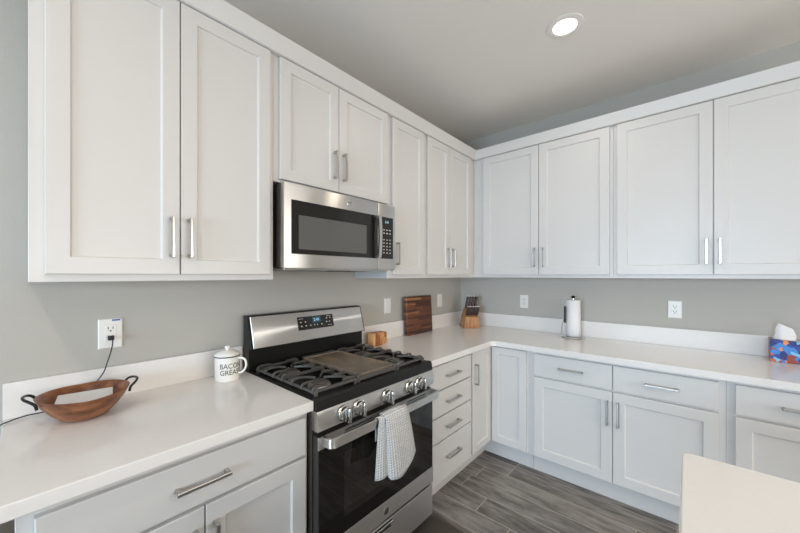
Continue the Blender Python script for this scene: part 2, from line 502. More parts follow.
cabinet('wall_cabinet', 'white two-door wall cabinet on the back wall above the paper towels', MB, UD + 0.001, 1.368, UZ0, UZ1, UD,
        [(0.413, 0.878, DZ0, DZ1, 0.848, HZ), (0.882, 1.348, DZ0, DZ1, 0.910, HZ)])
cabinet('wall_cabinet', 'white two-door wall cabinet at the right of the back wall above the tissue box', MB, 1.3685, 2.36, UZ0, UZ1, UD,
        [(1.390, 1.857, DZ0, DZ1, 1.829, HZ), (1.861, 2.33, DZ0, DZ1, 1.885, HZ)])

# crown boards along the tops of the wall cabinets
def crown(name, mp, u0, u1, mitre_hi):
    prof = [(0.313, 2.4145), (0.336, 2.4145), (0.342, 2.418), (0.364, 2.478), (0.366, 2.486), (0.313, 2.486)]
    bm = bmesh.new()
    if mp is MA: lo = [mp(u0, d, z) for d, z in prof]; hi = [mp(-d, d, z) for d, z in prof]
    else: lo = [mp(d, d, z) for d, z in prof]; hi = [mp(u1, d, z) for d, z in prof]
    rings(bm, [lo, hi])
    return struct(name, bm, M['trim'])
crown('trim_1', MA, -2.955, None, True)
crown('trim_2', MB, None, 2.37, True)

# base cabinets
BZ0, BZ1, BD, TK = 0.137, 0.873, 0.610, 0.53
cabinet('base_cabinet', 'white base cabinet left of the range, one wide drawer over two doors', MA, -2.962, -2.2125, BZ0, BZ1, BD,
        [(-2.933, -2.585, 0.150, 0.690, -2.610, 0.560), (-2.581, -2.229, 0.150, 0.690, -2.556, 0.560)],
        [(-2.933, -2.229, 0.702, 0.846, -2.590)], TK)
cabinet('base_cabinet', 'white base cabinet with a stack of four drawers right of the range', MA, -1.4445, -0.9285, BZ0, BZ1, BD, [],
        [(-1.416, -0.935, 0.709, 0.856, -1.178), (-1.416, -0.935, 0.551, 0.700, -1.178), (-1.416, -0.935, 0.400, 0.542, -1.178), (-1.416, -0.935, 0.150, 0.391, -1.178)], TK)
# corner cabinet: L-shaped, two doors meeting in the inside corner
t = thing('corner_base_cabinet', 'white corner base cabinet with two doors meeting in the inside corner', 'cabinet', (0.3, -0.3, 0))
L = [(0.002, -0.002), (0.002, -0.928), (BD, -0.928), (BD, -BD), (0.908, -BD), (0.908, -0.002)]
obj('carcass', prism(bmesh.new(), L, BZ0, BZ1), M['cabinet'], t)
T = [(0.05, -0.05), (0.05, -0.927), (TK, -0.927), (TK, -TK), (0.907, -TK), (0.907, -0.05)]
obj('toe_kick', prism(bmesh.new(), T, 0, BZ0 - 0.0005), M['cabinet'], t)
o = obj('door', shaker_bm(MA, -0.908, -0.634, 0.150, 0.862, BD + 0.0004, rail=0.05), M['cabinet'], t)
pull(o, MA, -0.880, 0.706, BD + 0.02)
obj('door', shaker_bm(MB, 0.634, 0.893, 0.150, 0.862, BD + 0.0004, rail=0.05), M['cabinet'], t)
cabinet('base_cabinet', 'white back-wall base cabinet with two drawers over two doors, below the paper towels', MB, 0.9085, 1.8935, BZ0, BZ1, BD,
        [(0.948, 1.406, 0.150, 0.696, 1.381, 0.570), (1.411, 1.866, 0.150, 0.696, 1.437, 0.570)],
        [(0.948, 1.406, 0.709, 0.856, 1.180), (1.411, 1.866, 0.709, 0.856, 1.638)], TK)
cabinet('base_cabinet', 'white back-wall base cabinet partly hidden behind the island, below the tissue box', MB, 1.894, 2.75, BZ0, BZ1, BD,
        [(1.924, 2.372, 0.150, 0.696, 2.345, 0.570), (2.377, 2.72, 0.150, 0.696, 2.405, 0.570)],
        [(1.924, 2.372, 0.709, 0.856, 2.148), (2.377, 2.72, 0.709, 0.856, 2.548)], TK)

# ------------------------------------------------------------------ worktops
CZ0, CZ1, CD = 0.874, 0.911, 0.656
t = thing('countertop', 'short white quartz countertop left of the range, holding the wooden bowl', 'countertop', (0.3, -2.6, CZ0))
obj('slab', box(bmesh.new(), (0.002, -2.998, CZ0), (CD, -2.2118, CZ1), 0.003), M['quartz'], t)
obj('backsplash', box(bmesh.new(), (0.002, -2.998, CZ1 + 0.0003), (0.021, -2.2118, 1.034), 0.002), M['quartz'], t)
t = thing('countertop', 'long L-shaped white quartz countertop running around the corner', 'countertop', (0.3, -0.3, CZ0))
R = 0.035
poly = [(0.002, -0.002), (0.002, -1.4455), (CD, -1.4455)]
for i in range(7):
    a = PI - i / 6 * PI / 2
    poly.append((CD + R + math.cos(a) * R, -CD - R + math.sin(a) * R))
poly += [(2.76, -CD), (2.76, -0.002)]
bm = prism(bmesh.new(), poly, CZ0, CZ1)
ed = [e for e in bm.edges if abs(e.verts[0].co.z - e.verts[1].co.z) < 1e-5]
bmesh.ops.bevel(bm, geom=ed, offset=0.003, segments=2, affect='EDGES', profile=0.5)
obj('slab', bm, M['quartz'], t)
obj('backsplash', box(bmesh.new(), (0.002, -1.4455, CZ1 + 0.0003), (0.021, -0.002, 1.034), 0.002), M['quartz'], t)
obj('backsplash', box(bmesh.new(), (0.0215, -0.021, CZ1 + 0.0003), (2.76, -0.002, 1.034), 0.002), M['quartz'], t)

# island in the right foreground
t = thing('kitchen_island', 'white-topped kitchen island cut off by the lower right edge', 'kitchen island', (2.25, -2.9, 0))
bm = prism(bmesh.new(), [(1.733, -1.745), (1.733, -4.05), (2.75, -4.05), (2.75, -1.745)], CZ0, CZ1)
bmesh.ops.bevel(bm, geom=[e for e in bm.edges if abs(e.verts[0].co.z - e.verts[1].co.z) > 0.01], offset=0.022, segments=6, affect='EDGES', profile=0.5)
bmesh.ops.bevel(bm, geom=[e for e in bm.edges if abs(e.verts[0].co.z - e.verts[1].co.z) < 1e-5], offset=0.003, segments=2, affect='EDGES', profile=0.5)
obj('worktop', bm, M['quartz'], t)
obj('body', box(bmesh.new(), (2.14, -4.0, 0.10), (2.66, -1.95, CZ0 - 0.0005), 0.002), M['cabinet'], t)
obj('toe_kick', box(bmesh.new(), (2.20, -3.95, 0.0), (2.60, -2.01, 0.0995)), M['cabinet'], t)

# ------------------------------------------------------------------ gas range
RY0, RY1 = -2.2095, -1.4485
RC = (RY0 + RY1) / 2
rg = thing('gas_range', 'stainless steel gas range with black cast-iron grates between the base cabinets', 'range', (0.35, RC, 0))
obj('body', box(bmesh.new(), (0.03, RY0, 0.055), (0.638, RY1, 0.895), 0.003), M['range_side'], rg)
for sx in (0.08, 0.58):
    for sy in (RY0 + 0.05, RY1 - 0.05):
        obj('foot', lathe(bmesh.new(), [(0.016, 0.0), (0.018, 0.01), (0.010, 0.014), (0.010, 0.0545)], (sx, sy, 0), 12), M['black_rubber'], rg, True)
# cooktop pan with raised rim
bm = bmesh.new()
box(bm, (0.09, RY0 + 0.001, 0.8955), (0.64, RY1 - 0.001, 0.905), 0.002)
for a, b in (((0.09, RY0 + 0.001), (0.64, RY0 + 0.014)), ((0.09, RY1 - 0.014), (0.64, RY1 - 0.001)), ((0.09, RY0 + 0.015), (0.102, RY1 - 0.015))):
    box(bm, (a[0], a[1], 0.903), (b[0], b[1], 0.916), 0.003)
obj('cooktop', bm, M['cooktop_black'], rg)
# black bullnose in front of the grates
prof = [(0.6405, 0.870), (0.672, 0.870), (0.673, 0.876), (0.668, 0.908), (0.660, 0.917), (0.6405, 0.917)]
obj('front_trim', prism(bmesh.new(), prof, RY0, RY1, 'y'), M['black_enamel'], rg)
# control panel: curved stainless apron
prof = [(0.6405, 0.869), (0.671, 0.869), (0.676, 0.861), (0.681, 0.83), (0.681, 0.806), (0.676, 0.793), (0.6405, 0.793)]
bm = prism(bmesh.new(), prof, RY0, RY1, 'y')
obj('control_panel', bm, M['steel'], rg, True, 40)
# knobs
for i, y in enumerate((-2.086, -2.005, -1.829, -1.660, -1.578)):
    z = 0.832
    o = obj('knob', lathe(bmesh.new(), [(0.0, 0.0003), (0.033, 0.0003), (0.033, 0.005), (0.029, 0.007), (0.029, 0.022), (0.0255, 0.026), (0.0, 0.0265)], (0.6812, y, z), 28, axis='x'), M['chrome'], rg, True)
    bm = bmesh.new()
    box(bm, (0.7072, y - 0.007, z - 0.029), (0.7265, y + 0.007, z + 0.029), 0.004)
    obj('grip', bm, M['chrome'], o, True)
    obj('indicator', box(bmesh.new(), (0.7266, y - 0.0012, z + 0.006), (0.7272, y + 0.0012, z + 0.024)), M['ink'], o)
# burners and grates
def grate(y0, y1, x0, x1, name='grate'):
    bm = bmesh.new(); zt = 0.945; w = 0.0055
    def bar(a, b, h=0.012, ww=w):
        a, b = Vector(a), Vector(b)
        tube(bm, [a, b], 0, square=(h / 2, ww))
    zc = zt - 0.006
    for y in (y0, y1): bar((x0, y, zc - 0.013), (x1, y, zc - 0.013), 0.010, 0.0045)
    for x in (x0, x1): bar((x, y0, zc - 0.006), (x, y1, zc - 0.006), 0.011, 0.0045)
    xm = (x0 + x1) / 2; ym = (y0 + y1) / 2
    bar((xm, y0, zc - 0.003), (xm, y1, zc - 0.003), 0.012, 0.0045)
    hx = (x1 - x0) / 4; hw = ym - y0
    for sx in (-1, 1):                          # four curved fingers lean in to each burner
        cx = xm + sx * hx
        for ax in (-1, 1):
            for ay in (-1, 1):
                pts = [(cx + ax * hx * 0.62, ym + ay * hw, zc - 0.006), (cx + ax * hx * 0.56, ym + ay * hw * 0.72, zc + 0.001),
                       (cx + ax * hx * 0.34, ym + ay * hw * 0.42, zc + 0.003), (cx + ax * 0.012, ym + ay * 0.014, zc + 0.001)]
                tube(bm, smooth_path(pts, 3), 0, square=(0.0045, 0.0034))
    # ribs standing along both side bars
    for q in range(7):
        x = x0 + 0.012 + (x1 - x0 - 0.024) * q / 6
        for y, sg in ((y0, 1), (y1, -1)):
            pts = [(x, y - sg * 0.007, zc - 0.016), (x, y - sg * 0.002, zc + 0.001), (x, y + sg * 0.022, zc + 0.006), (x, y + sg * 0.062, zc + 0.003)]
            tube(bm, smooth_path(pts, 3), 0, square=(0.0050, 0.0038))
    # feet
    for x in (x0, x1):
        for y in (y0, y1): box(bm, (x - 0.007, y - 0.007, 0.9053), (x + 0.007, y + 0.007, zt - 0.01), 0.002)
    return obj(name, bm, M['iron'], rg)
GY = (RY0 + 0.028, -1.965, -1.70, RY1 - 0.028)
grate(GY[0], -1.972, 0.125, 0.625)
grate(-1.690, GY[3], 0.125, 0.625)
for y in ((GY[0] - 1.972) / 2, (GY[3] - 1.690) / 2):
    for x in (0.25, 0.50):
        o = obj('burner', lathe(bmesh.new(), [(0.0, 0.9053), (0.052, 0.9053), (0.050, 0.912), (0.042, 0.917), (0.0, 0.917)], (x, y, 0), 28), M['aluminium'], rg, True)
        obj('cap', lathe(bmesh.new(), [(0.0, 0.9172), (0.036, 0.9172), (0.038, 0.921), (0.034, 0.926), (0.0, 0.927)], (x, y, 0), 28), M['iron'], o, True)
# griddle plate in the middle, with a low lip and feet
bm = bmesh.new()
gx0, gx1, gy0, gy1 = 0.160, 0.614, -1.940, -1.704
def rect(i, z): return [(gx0 + i, gy0 + i, z), (gx1 - i, gy0 + i, z), (gx1 - i, gy1 - i, z), (gx0 + i, gy1 - i, z)]
rings(bm, [rect(0.012, 0.922), rect(0.0, 0.930), rect(0, 0.944), rect(0.002, 0.946), rect(0.006, 0.946), rect(0.010, 0.9405)])
for x in (gx0 + 0.04, gx1 - 0.04):
    for y in (gy0 + 0.04, gy1 - 0.04): box(bm, (x - 0.008, y - 0.008, 0.9053), (x + 0.008, y + 0.008, 0.923))
obj('griddle', bm, M['griddle'], rg)
obj('griddle_rest', box(bmesh.new(), (0.118, gy0 + 0.01, 0.9055), (0.156, gy1 - 0.01, 0.944), 0.004), M['aluminium'], rg)
bm = bmesh.new()                                # front support bar under the griddle
box(bm, (0.614, -1.962, 0.918), (0.628, -1.700, 0.936), 0.003)
for y in (-1.955, -1.707): box(bm, (0.612, y - 0.006, 0.9053), (0.629, y + 0.006, 0.946), 0.002)
obj('griddle_support', bm, M['iron'], rg)
# backguard
bm = prism(bmesh.new(), [(0.028, 0.895), (0.088, 0.905), (0.088, 1.024), (0.116, 1.026), (0.072, 1.186), (0.060, 1.192), (0.028, 1.192)], RY0, RY1, 'y')
bg_ = obj('backguard', bm, M['black_enamel'], rg)
a0, a1 = Vector((0.1168, 0, 1.029)), Vector((0.0740, 0, 1.1845))
nrm = Vector((a1.z - a0.z, 0, -(a1.x - a0.x))).normalized()
def slant(f, y, out): # point on the slanted panel
    p = a0.lerp(a1, f) + nrm * out
    return Vector((p.x, y, p.z))
bm = bmesh.new()
y0, y1 = RY0 + 0.010, RY1 - 0.010
rings(bm, [[slant(0, y0, 0.0), slant(0, y1, 0.0), slant(1, y1, 0.0), slant(1, y0, 0.0)],
           [slant(0, y0, 0.003), slant(0, y1, 0.003), slant(1, y1, 0.003), slant(1, y0, 0.003)],
           [slant(0.01, y0 + 0.002, 0.005), slant(0.01, y1 - 0.002, 0.005), slant(0.99, y1 - 0.002, 0.005), slant(0.99, y0 + 0.002, 0.005)]])
panel = obj('backguard_panel', bm, M['steel'], rg)
def slant_rect(bm, f0, f1, y0, y1, o0, o1):
    rings(bm, [[slant(f0, y0, o), slant(f0, y1, o), slant(f1, y1, o), slant(f1, y0, o)] for o in (o0, o1)])
    return bm
disp = obj('display', slant_rect(bmesh.new(), 0.36, 0.83, -1.940, -1.696, 0.0052, 0.0066), M['black_gloss'], panel)
obj('clock_window', slant_rect(bmesh.new(), 0.58, 0.79, -1.842, -1.786, 0.0067, 0.0069), M['display_glow'], panel)
def slant_text(body, size, f, y, m, out, name):
    bm = text_bm(body, size)
    ax = (a1 - a0).normalized()
    c = slant(f, y, out)
    for v in bm.verts: v.co = c + Vector((0, 1, 0)) * v.co.x + ax * v.co.y
    return obj(name, bm, m, panel)
slant_text('2:41', 0.024, 0.685, -1.814, M['display_blue'], 0.0072, 'clock_digits')
for f, ys in ((0.64, (-1.920, -1.890)), (0.50, (-1.918, -1.888, -1.858, -1.832, -1.812, -1.782)), (0.70, (-1.742, -1.718)), (0.56, (-1.745, -1.724))):
    for y in ys:
        obj('button_legend', slant_rect(bmesh.new(), f - 0.020, f + 0.020, y - 0.004, y + 0.004, 0.0067, 0.0070), M['legend'], panel)
for f, y0, y1 in ((0.76, -1.932, -1.902), (0.78, -1.742, -1.712), (0.44, -1.738, -1.710)):
    obj('button_legend', slant_rect(bmesh.new(), f - 0.008, f + 0.008, y0, y1, 0.0067, 0.0070), M['legend'], panel)
# oven door
od = obj('oven_door', box(bmesh.new(), (0.6405, RY0 + 0.004, 0.252), (0.672, RY1 - 0.004, 0.771), 0.003), M['range_side'], rg)
obj('door_glass', box(bmesh.new(), (0.6722, RY0 + 0.006, 0.335), (0.678, RY1 - 0.006, 0.722), 0.0015), M['black_gloss'], od)
obj('oven_window', box(bmesh.new(), (0.6781, RY0 + 0.13, 0.400), (0.6786, RY1 - 0.13, 0.668), 0), M['oven_window'], od)
bm = bmesh.new()                                # top band, with three pairs of vent slots left open
xs0, xs1 = 0.6722, 0.680
zb0, zb1, za0, za1, zc0, zc1 = 0.7225, 0.741, 0.748, 0.753, 0.760, 0.771
yb = [RY0 + 0.004, RY0 + 0.130, RY0 + 0.300, RY0 + 0.330, RY0 + 0.500, RY0 + 0.530, RY1 - 0.130 + 0.06, RY1 - 0.004]
box(bm, (xs0, yb[0], zb0), (xs1, yb[-1], zb1), 0.001); box(bm, (xs0, yb[0], za0), (xs1, yb[-1], za1), 0.0006); box(bm, (xs0, yb[0], zc0), (xs1, yb[-1], zc1), 0.001)
for i in (0, 2, 4, 6):
    box(bm, (xs0, yb[i], zb1 - 0.001), (xs1 - 0.0002, yb[i + 1], zc0 + 0.001))
obj('vent_band', bm, M['steel'], od)
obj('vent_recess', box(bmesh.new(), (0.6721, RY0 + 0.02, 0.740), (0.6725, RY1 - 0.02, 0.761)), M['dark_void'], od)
obj('bottom_band', box(bmesh.new(), (0.6722, RY0 + 0.004, 0.252), (0.681, RY1 - 0.004, 0.3345), 0.002), M['steel'], od)
bm = bmesh.new()                                # wide flat bar handle with returned ends
pts = smooth_path([(0.6803, RY0 + 0.024, 0.757), (0.708, RY0 + 0.024, 0.757), (0.723, RY0 + 0.027, 0.757), (0.731, RY0 + 0.038, 0.757), (0.734, RY0 + 0.07, 0.757), (0.736, RC, 0.757), (0.734, RY1 - 0.07, 0.757), (0.731, RY1 - 0.038, 0.757), (0.723, RY1 - 0.027, 0.757), (0.708, RY1 - 0.024, 0.757), (0.6803, RY1 - 0.024, 0.757)], 5)
tube(bm, pts, 0, square=(0.017, 0.006))
bmesh.ops.recalc_face_normals(bm, faces=bm.faces[:])
hd = obj('handle', bm, M['steel'], od, True, 40)
def emblem(parent, x, y, z, r):
    o = obj('badge', lathe(bmesh.new(), [(0.0, 0.0002), (r, 0.0002), (r, 0.0012), (r * 0.9, 0.002), (0, 0.002)], (x, y, z), 28, axis='x'), M['chrome'], parent, True)
    bm = bmesh.new()                            # two looping script strokes inside a ring
    ring = [(x + 0.0022, y + math.cos(a) * r * 0.82, z + math.sin(a) * r * 0.82) for a in [q * PI / 12 for q in range(24)]]
    tube(bm, ring, r * 0.04, 5, closed=True)
    for s in (-1, 1):
        st = [(x + 0.0022, y + s * r * 0.28 + math.cos(a) * r * 0.24 * (1 - q * 0.012), z + math.sin(a) * r * 0.38) for q, a in enumerate([q * PI / 8 for q in range(2, 17)])]
        tube(bm, st, r * 0.05, 5)
    obj('monogram', bm, M['ink'], parent)
    return o
emblem(od, 0.6811, RC - 0.003, 0.293, 0.018)
# drawer
dr = obj('warming_drawer', box(bmesh.new(), (0.6405, RY0 + 0.004, 0.070), (0.676, RY1 - 0.004, 0.237), 0.003), M['steel'], rg)
bm = bmesh.new()
box(bm, (0.6762, RC - 0.16, 0.222), (0.690, RC + 0.04, 0.232), 0.003)
obj('drawer_pull', bm, M['chrome'], dr)
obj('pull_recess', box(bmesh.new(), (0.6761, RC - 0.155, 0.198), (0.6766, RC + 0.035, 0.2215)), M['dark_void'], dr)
obj('kick_plate', box(bmesh.new(), (0.58, RY0 + 0.06, 0.012), (0.60, RY1 - 0.06, 0.0545)), M['dark_void'], rg)

# ------------------------------------------------------------------ microwave
MY0, MY1, MZ0, MZ1 = -2.187, -1.4475, 1.431, 1.8195
mw = thing('microwave', 'stainless over-the-range microwave hung below the short wall cabinet', 'microwave', (0.2, (MY0 + MY1) / 2, MZ0))
obj('body', box(bmesh.new(), (0.004, MY0 + 0.003, MZ0 + 0.004), (0.352, MY1 - 0.003, MZ1), 0.003), M['range_side'], mw)
obj('underside', box(bmesh.new(), (0.03, MY0 + 0.02, MZ0 - 0.008), (0.35, MY1 - 0.02, MZ0 + 0.0035), 0.003), M['steel'], mw)
bm = bmesh.new()
for y0, y1 in ((MY0 + 0.04, MY0 + 0.30), (MY0 + 0.42, MY0 + 0.66)): box(bm, (0.06, y0, MZ0 - 0.0095), (0.22, y1, MZ0 - 0.0082))
obj('grease_filter', bm, M['slot_dark'], mw)
obj('work_light', box(bmesh.new(), (0.28, MY0 + 0.31, MZ0 - 0.012), (0.34, MY0 + 0.43, MZ0 - 0.0082), 0.001), M['black_enamel'], mw)
SE = -1.597
dr = obj('door', box(bmesh.new(), (0.3525, MY0, MZ0), (0.390, SE - 0.001, MZ1), 0.004), M['steel'], mw, True)
obj('door_glass', box(bmesh.new(), (0.3902, -2.152, 1.497), (0.3922, SE - 0.003, 1.745), 0.0006), M['black_gloss'], dr)
obj('viewing_screen', box(bmesh.new(), (0.3923, -2.115, 1.520), (0.3926, -1.688, 1.678)), M['mesh_glass'], dr)
bm = bmesh.new()
pts = [(0.3925, -1.612, 1.735), (0.412, -1.612, 1.742), (0.420, -1.612, 1.725), (0.425, -1.612, 1.622), (0.420, -1.612, 1.520), (0.412, -1.612, 1.503), (0.3925, -1.612, 1.510)]
tube(bm, smooth_path(pts, 4), 0, square=(0.006, 0.011))
obj('handle', bm, M['steel'], dr, True, 40)
emblem(dr, 0.3901, -1.812, 1.781, 0.014)
cp = obj('control_column', box(bmesh.new(), (0.3525, SE + 0.001, MZ0), (0.390, MY1, MZ1), 0.004), M['steel'], mw, True)
kp = obj('keypad', box(bmesh.new(), (0.3902, -1.578, 1.497), (0.3920, -1.468, 1.745), 0.0006), M['black_gloss'], mw)
def face_text(body, size, x, y, z, m, name, parent):
    bm = text_bm(body, size)
    for v in bm.verts: v.co = Vector((x, y + v.co.x, z + v.co.y))
    return obj(name, bm, m, parent)
face_text('2:41', 0.020, 0.3923, -1.522, 1.715, M['display_blue'], 'clock_digits', kp)
for r_ in range(8):
    for c_ in range(3):
        y, z = -1.548 + c_ * 0.026, 1.668 - r_ * 0.0195
        if r_ in (2,): continue
        w = 0.0055 if r_ > 2 else 0.007
        obj('key_legend', box(bmesh.new(), (0.3921, y - w, z - 0.0035), (0.3923, y + w, z + 0.0035)), M['legend'], kp)

# ------------------------------------------------------------------ outlets and switches
def outlet_proto():
    t = thing('wall_outlet', '', 'outlet')
    bm = bmesh.new()
    rings(bm, [[(x * w, z * h, d) for x, z in ((-1, -1), (1, -1), (1, 1), (-1, 1))] for w, h, d in ((0.037, 0.059, 0), (0.037, 0.059, 0.003), (0.034, 0.056, 0.006))])
    # local frame: x along the wall, y up, z out of the wall (stood up by the root's rotation)
    pl = obj('cover_plate', bm, M['plastic_white'], t, local=True)
    f = obj('receptacle', box(bmesh.new(), (-0.017, -0.034, 0.0062), (0.017, 0.034, 0.0085), 0.001), M['plastic_white'], t, local=True)
    bm = bmesh.new()
    for cz in (0.017, -0.017):
        box(bm, (-0.0085, cz, 0.0086), (-0.006, cz + 0.010, 0.0088)); box(bm, (0.006, cz, 0.0086), (0.0085, cz + 0.010, 0.0088))
        box(bm, (-0.003, cz - 0.009, 0.0086), (0.003, cz - 0.004, 0.0088))
    obj('slots', bm, M['slot_dark'], f, local=True)
    return t
op = outlet_proto()
def put(o, label, wall, u, z):
    o['label'] = label
    o['group'] = 'wall outlets and switches'
    if wall == 'A': o.location = (0.0004, u, z); o.rotation_euler = Matrix(((0, 0, 1), (1, 0, 0), (0, 1, 0))).to_euler()
    else: o.location = (u, -0.0004, z); o.rotation_euler = Matrix(((1, 0, 0), (0, 0, -1), (0, 1, 0))).to_euler()
put(op, 'white wall outlet above the wooden bowl, with a black cord plugged in', 'A', -2.7235, 1.166)
for lab, w, u in (('white wall outlet on the back wall between knife block and paper towels', 'B', 0.646),
                  ('white wall outlet on the back wall between paper towels and tissue box', 'B', 1.682)):
    put(copy_tree(op), lab, w, u, 1.163)
st = obj('test_sticker', box(bmesh.new(), (0.004, 0.049, 0.0061), (0.030, 0.0555, 0.0064)), M['sticker_blue'], op, local=True)
st['label'] = 'small blue sticker'
def switch_proto():
    t = thing('wall_switch', '', 'switch')
    bm = bmesh.new()
    rings(bm, [[(x * w, z * h, d) for x, z in ((-1, -1), (1, -1), (1, 1), (-1, 1))] for w, h, d in ((0.037, 0.059, 0), (0.037, 0.059, 0.003), (0.034, 0.056, 0.006))])
    obj('cover_plate', bm, M['plastic_white'], t, local=True)
    bm = bmesh.new()
    rings(bm, [[(x * 0.016, z * 0.033, d0 + z * tl) for x, z in ((-1, -1), (1, -1), (1, 1), (-1, 1))] for d0, tl in ((0.0062, 0), (0.0088, 0.0014))])
    obj('rocker', bm, M['plastic_white'], t, local=True)
    return t
sp = switch_proto()
put(sp, 'white wall switch left of the leaning cutting board', 'A', -1.106, 1.162)
put(copy_tree(sp), 'white wall switch right of the leaning cutting board, nearest the corner', 'A', -0.393, 1.162)

# ------------------------------------------------------------------ bowl, papers, cord
CT = CZ1 + 0.0006
bc = (0.166, -2.811, CT)
bw = thing('wooden_bowl', 'carved brown wooden bowl with two dark metal loop handles', 'bowl', bc)
bm = bmesh.new()
outer = [(0.0, 0.0), (0.055, 0.0), (0.066, 0.006), (0.090, 0.030), (0.110, 0.056), (0.121, 0.079), (0.1225, 0.082)]
inner = [(0.1195, 0.0835), (0.1145, 0.081), (0.104, 0.057), (0.084, 0.032), (0.058, 0.012), (0.0, 0.010)]
lathe(bm, outer + inner, seg=56, sx=1.05, sy=0.98)
for v in bm.verts:                              # the rim swells towards the handles
    f = max(0, v.co.z / 0.08)
    v.co.z += 0.005 * f * abs(v.co.y) / 0.12 - 0.002 * f * abs(v.co.x) / 0.12
obj('shell', bm, M['bowl_wood'], bw, True, 50, local=True)
for s in (-1, 1):
    pts = [(-0.050, s * 0.113, 0.066), (-0.050, s * 0.117, 0.082), (-0.045, s * 0.129, 0.093), (-0.018, s * 0.141, 0.098), (0.018, s * 0.141, 0.098), (0.045, s * 0.129, 0.093), (0.050, s * 0.117, 0.082), (0.050, s * 0.113, 0.066)]
    bm = bmesh.new(); tube(bm, smooth_path(pts, 5), 0.0042, 8)
    obj('handle', bm, M['black_enamel'], bw, True, 60, local=True)
bm = bmesh.new()
pp = [(0.02, -0.088), (0.055, -0.075), (0.045, 0.078), (-0.012, 0.085)]
# a folded sheet lying tilted across the inside of the bowl
rings(bm, [[(bc[0] + x, bc[1] + y, CT + 0.060 - x * 0.10 + o) for x, y in ((-0.070, -0.062), (0.045, -0.080), (0.056, 0.066), (-0.052, 0.080))] for o in (0.0, 0.0012)])
rings(bm, [[(bc[0] + x, bc[1] + y, CT + 0.0616 - x * 0.10 + o) for x, y in ((-0.058, -0.060), (0.036, -0.066), (0.046, 0.062), (-0.046, 0.070))] for o in (0.0, 0.0010)])
tag(obj('paper_sheet', bm, M['paper']), 'folded white paper lying inside the wooden bowl', 'paper')
pl = thing('charging_cord', 'thin black cord running from the outlet behind the bowl to the counter end', 'cord', (0.02, -2.7235, 1.149))
bm = bmesh.new()
box(bm, (0.0098, -2.733, 1.140), (0.026, -2.714, 1.158), 0.003); box(bm, (0.026, -2.7285, 1.1445), (0.034, -2.7185, 1.1535), 0.002)
obj('plug', bm, M['black_rubber'], pl)
pts = [(0.034, -2.7235, 1.149), (0.046, -2.722, 1.140), (0.050, -2.726, 1.11), (0.040, -2.737, 1.06), (0.030, -2.752, 1.01), (0.027, -2.80, 0.95), (0.028, -2.86, 0.918), (0.036, -2.91, 0.9165), (0.040, -2.945, 0.918), (0.060, -2.985, 0.916), (0.082, -3.004, 0.914), (0.095, -3.014, 0.895), (0.10, -3.016, 0.80), (0.06, -3.02, 0.50), (0.03, -3.025, 0.30), (0.03, -3.03, 0.12)]
bm = bmesh.new(); tube(bm, smooth_path(pts, 5), 0.0022, 6)
obj('cable', bm, M['black_rubber'], pl, True, 60)

# ------------------------------------------------------------------ lettered mug with lid
mg_c = (0.128, -2.327, CT)
mg = thing('enamel_mug', 'white lidded enamel mug lettered BACON GREASE left of the range', 'mug', mg_c)
bm = lathe(bmesh.new(), [(0.0, 0.0), (0.049, 0.0), (0.0525, 0.004), (0.053, 0.110), (0.0545, 0.113), (0.053, 0.1145), (0.0505, 0.112), (0.050, 0.01), (0.0, 0.006)], seg=44)
body = obj('body', bm, M['enamel_white'], mg, True, 40, local=True)
obj('rim_line', lathe(bmesh.new(), [(0.0533, 0.1105), (0.0550, 0.1112), (0.0555, 0.1132), (0.0548, 0.1148), (0.0530, 0.1150)], seg=44, cap=False), M['ink'], body, True, 60, local=True)
ld = obj('lid', lathe(bmesh.new(), [(0.0, 0.1156), (0.054, 0.1156), (0.0555, 0.118), (0.050, 0.1255), (0.032, 0.135), (0.012, 0.141), (0.0, 0.1415)], seg=44), M['enamel_white'], mg, True, 50, local=True)
obj('lid_knob', lathe(bmesh.new(), [(0.0, 0.1405), (0.009, 0.1405), (0.008, 0.146), (0.011, 0.150), (0.0115, 0.155), (0.008, 0.158), (0.0, 0.1585)], seg=24), M['enamel_white'], ld, True, 50, local=True)
ha = math.radians(40)
hd = Vector((math.cos(ha), math.sin(ha), 0))
bm = bmesh.new()
tube(bm, smooth_path([hd * r + Vector((0, 0, z)) for r, z in ((0.0525, 0.100), (0.064, 0.103), (0.083, 0.094), (0.089, 0.070), (0.080, 0.046), (0.064, 0.034), (0.0525, 0.034))], 5), 0.005, 10)
obj('handle', bm, M['enamel_white'], mg, True, 60, local=True)
bm = bmesh.new()
for txt, z, wd in (('BACON', 0.072, 0.0), ('GREASE', 0.043, 0.0)):
    tb = text_bm(txt, 0.0295)
    for v in tb.verts: v.co = Vector((v.co.x * 0.95, v.co.y * 1.1 + z, 0))
    _merge(bm, tb)
ta = math.radians(-2)
for v in bm.verts:
    a = ta + v.co.x / 0.053
    v.co = Vector((math.cos(a) * 0.0538, math.sin(a) * 0.0538, v.co.y))
obj('lettering', bm, M['ink'], body, local=True)

# ------------------------------------------------------------------ cutting board leaning on the backsplash
cb = bmesh.new()
box(cb, (-0.016, -0.170, 0.0), (0.016, 0.170, 0.312), 0.004)
bmesh.ops.rotate(cb, verts=cb.verts[:], cent=(-0.017, 0, 0), matrix=Matrix.Rotation(math.radians(-3.0), 3, 'Y'))
o = obj('cutting_board', cb, M['board_wood'])
zmin = min(v.co.z for v in o.data.vertices)
o.location = (0.058, -0.776, CT - zmin)
tag(o, 'thick dark striped wooden cutting board leaning on the backsplash', 'cutting board')

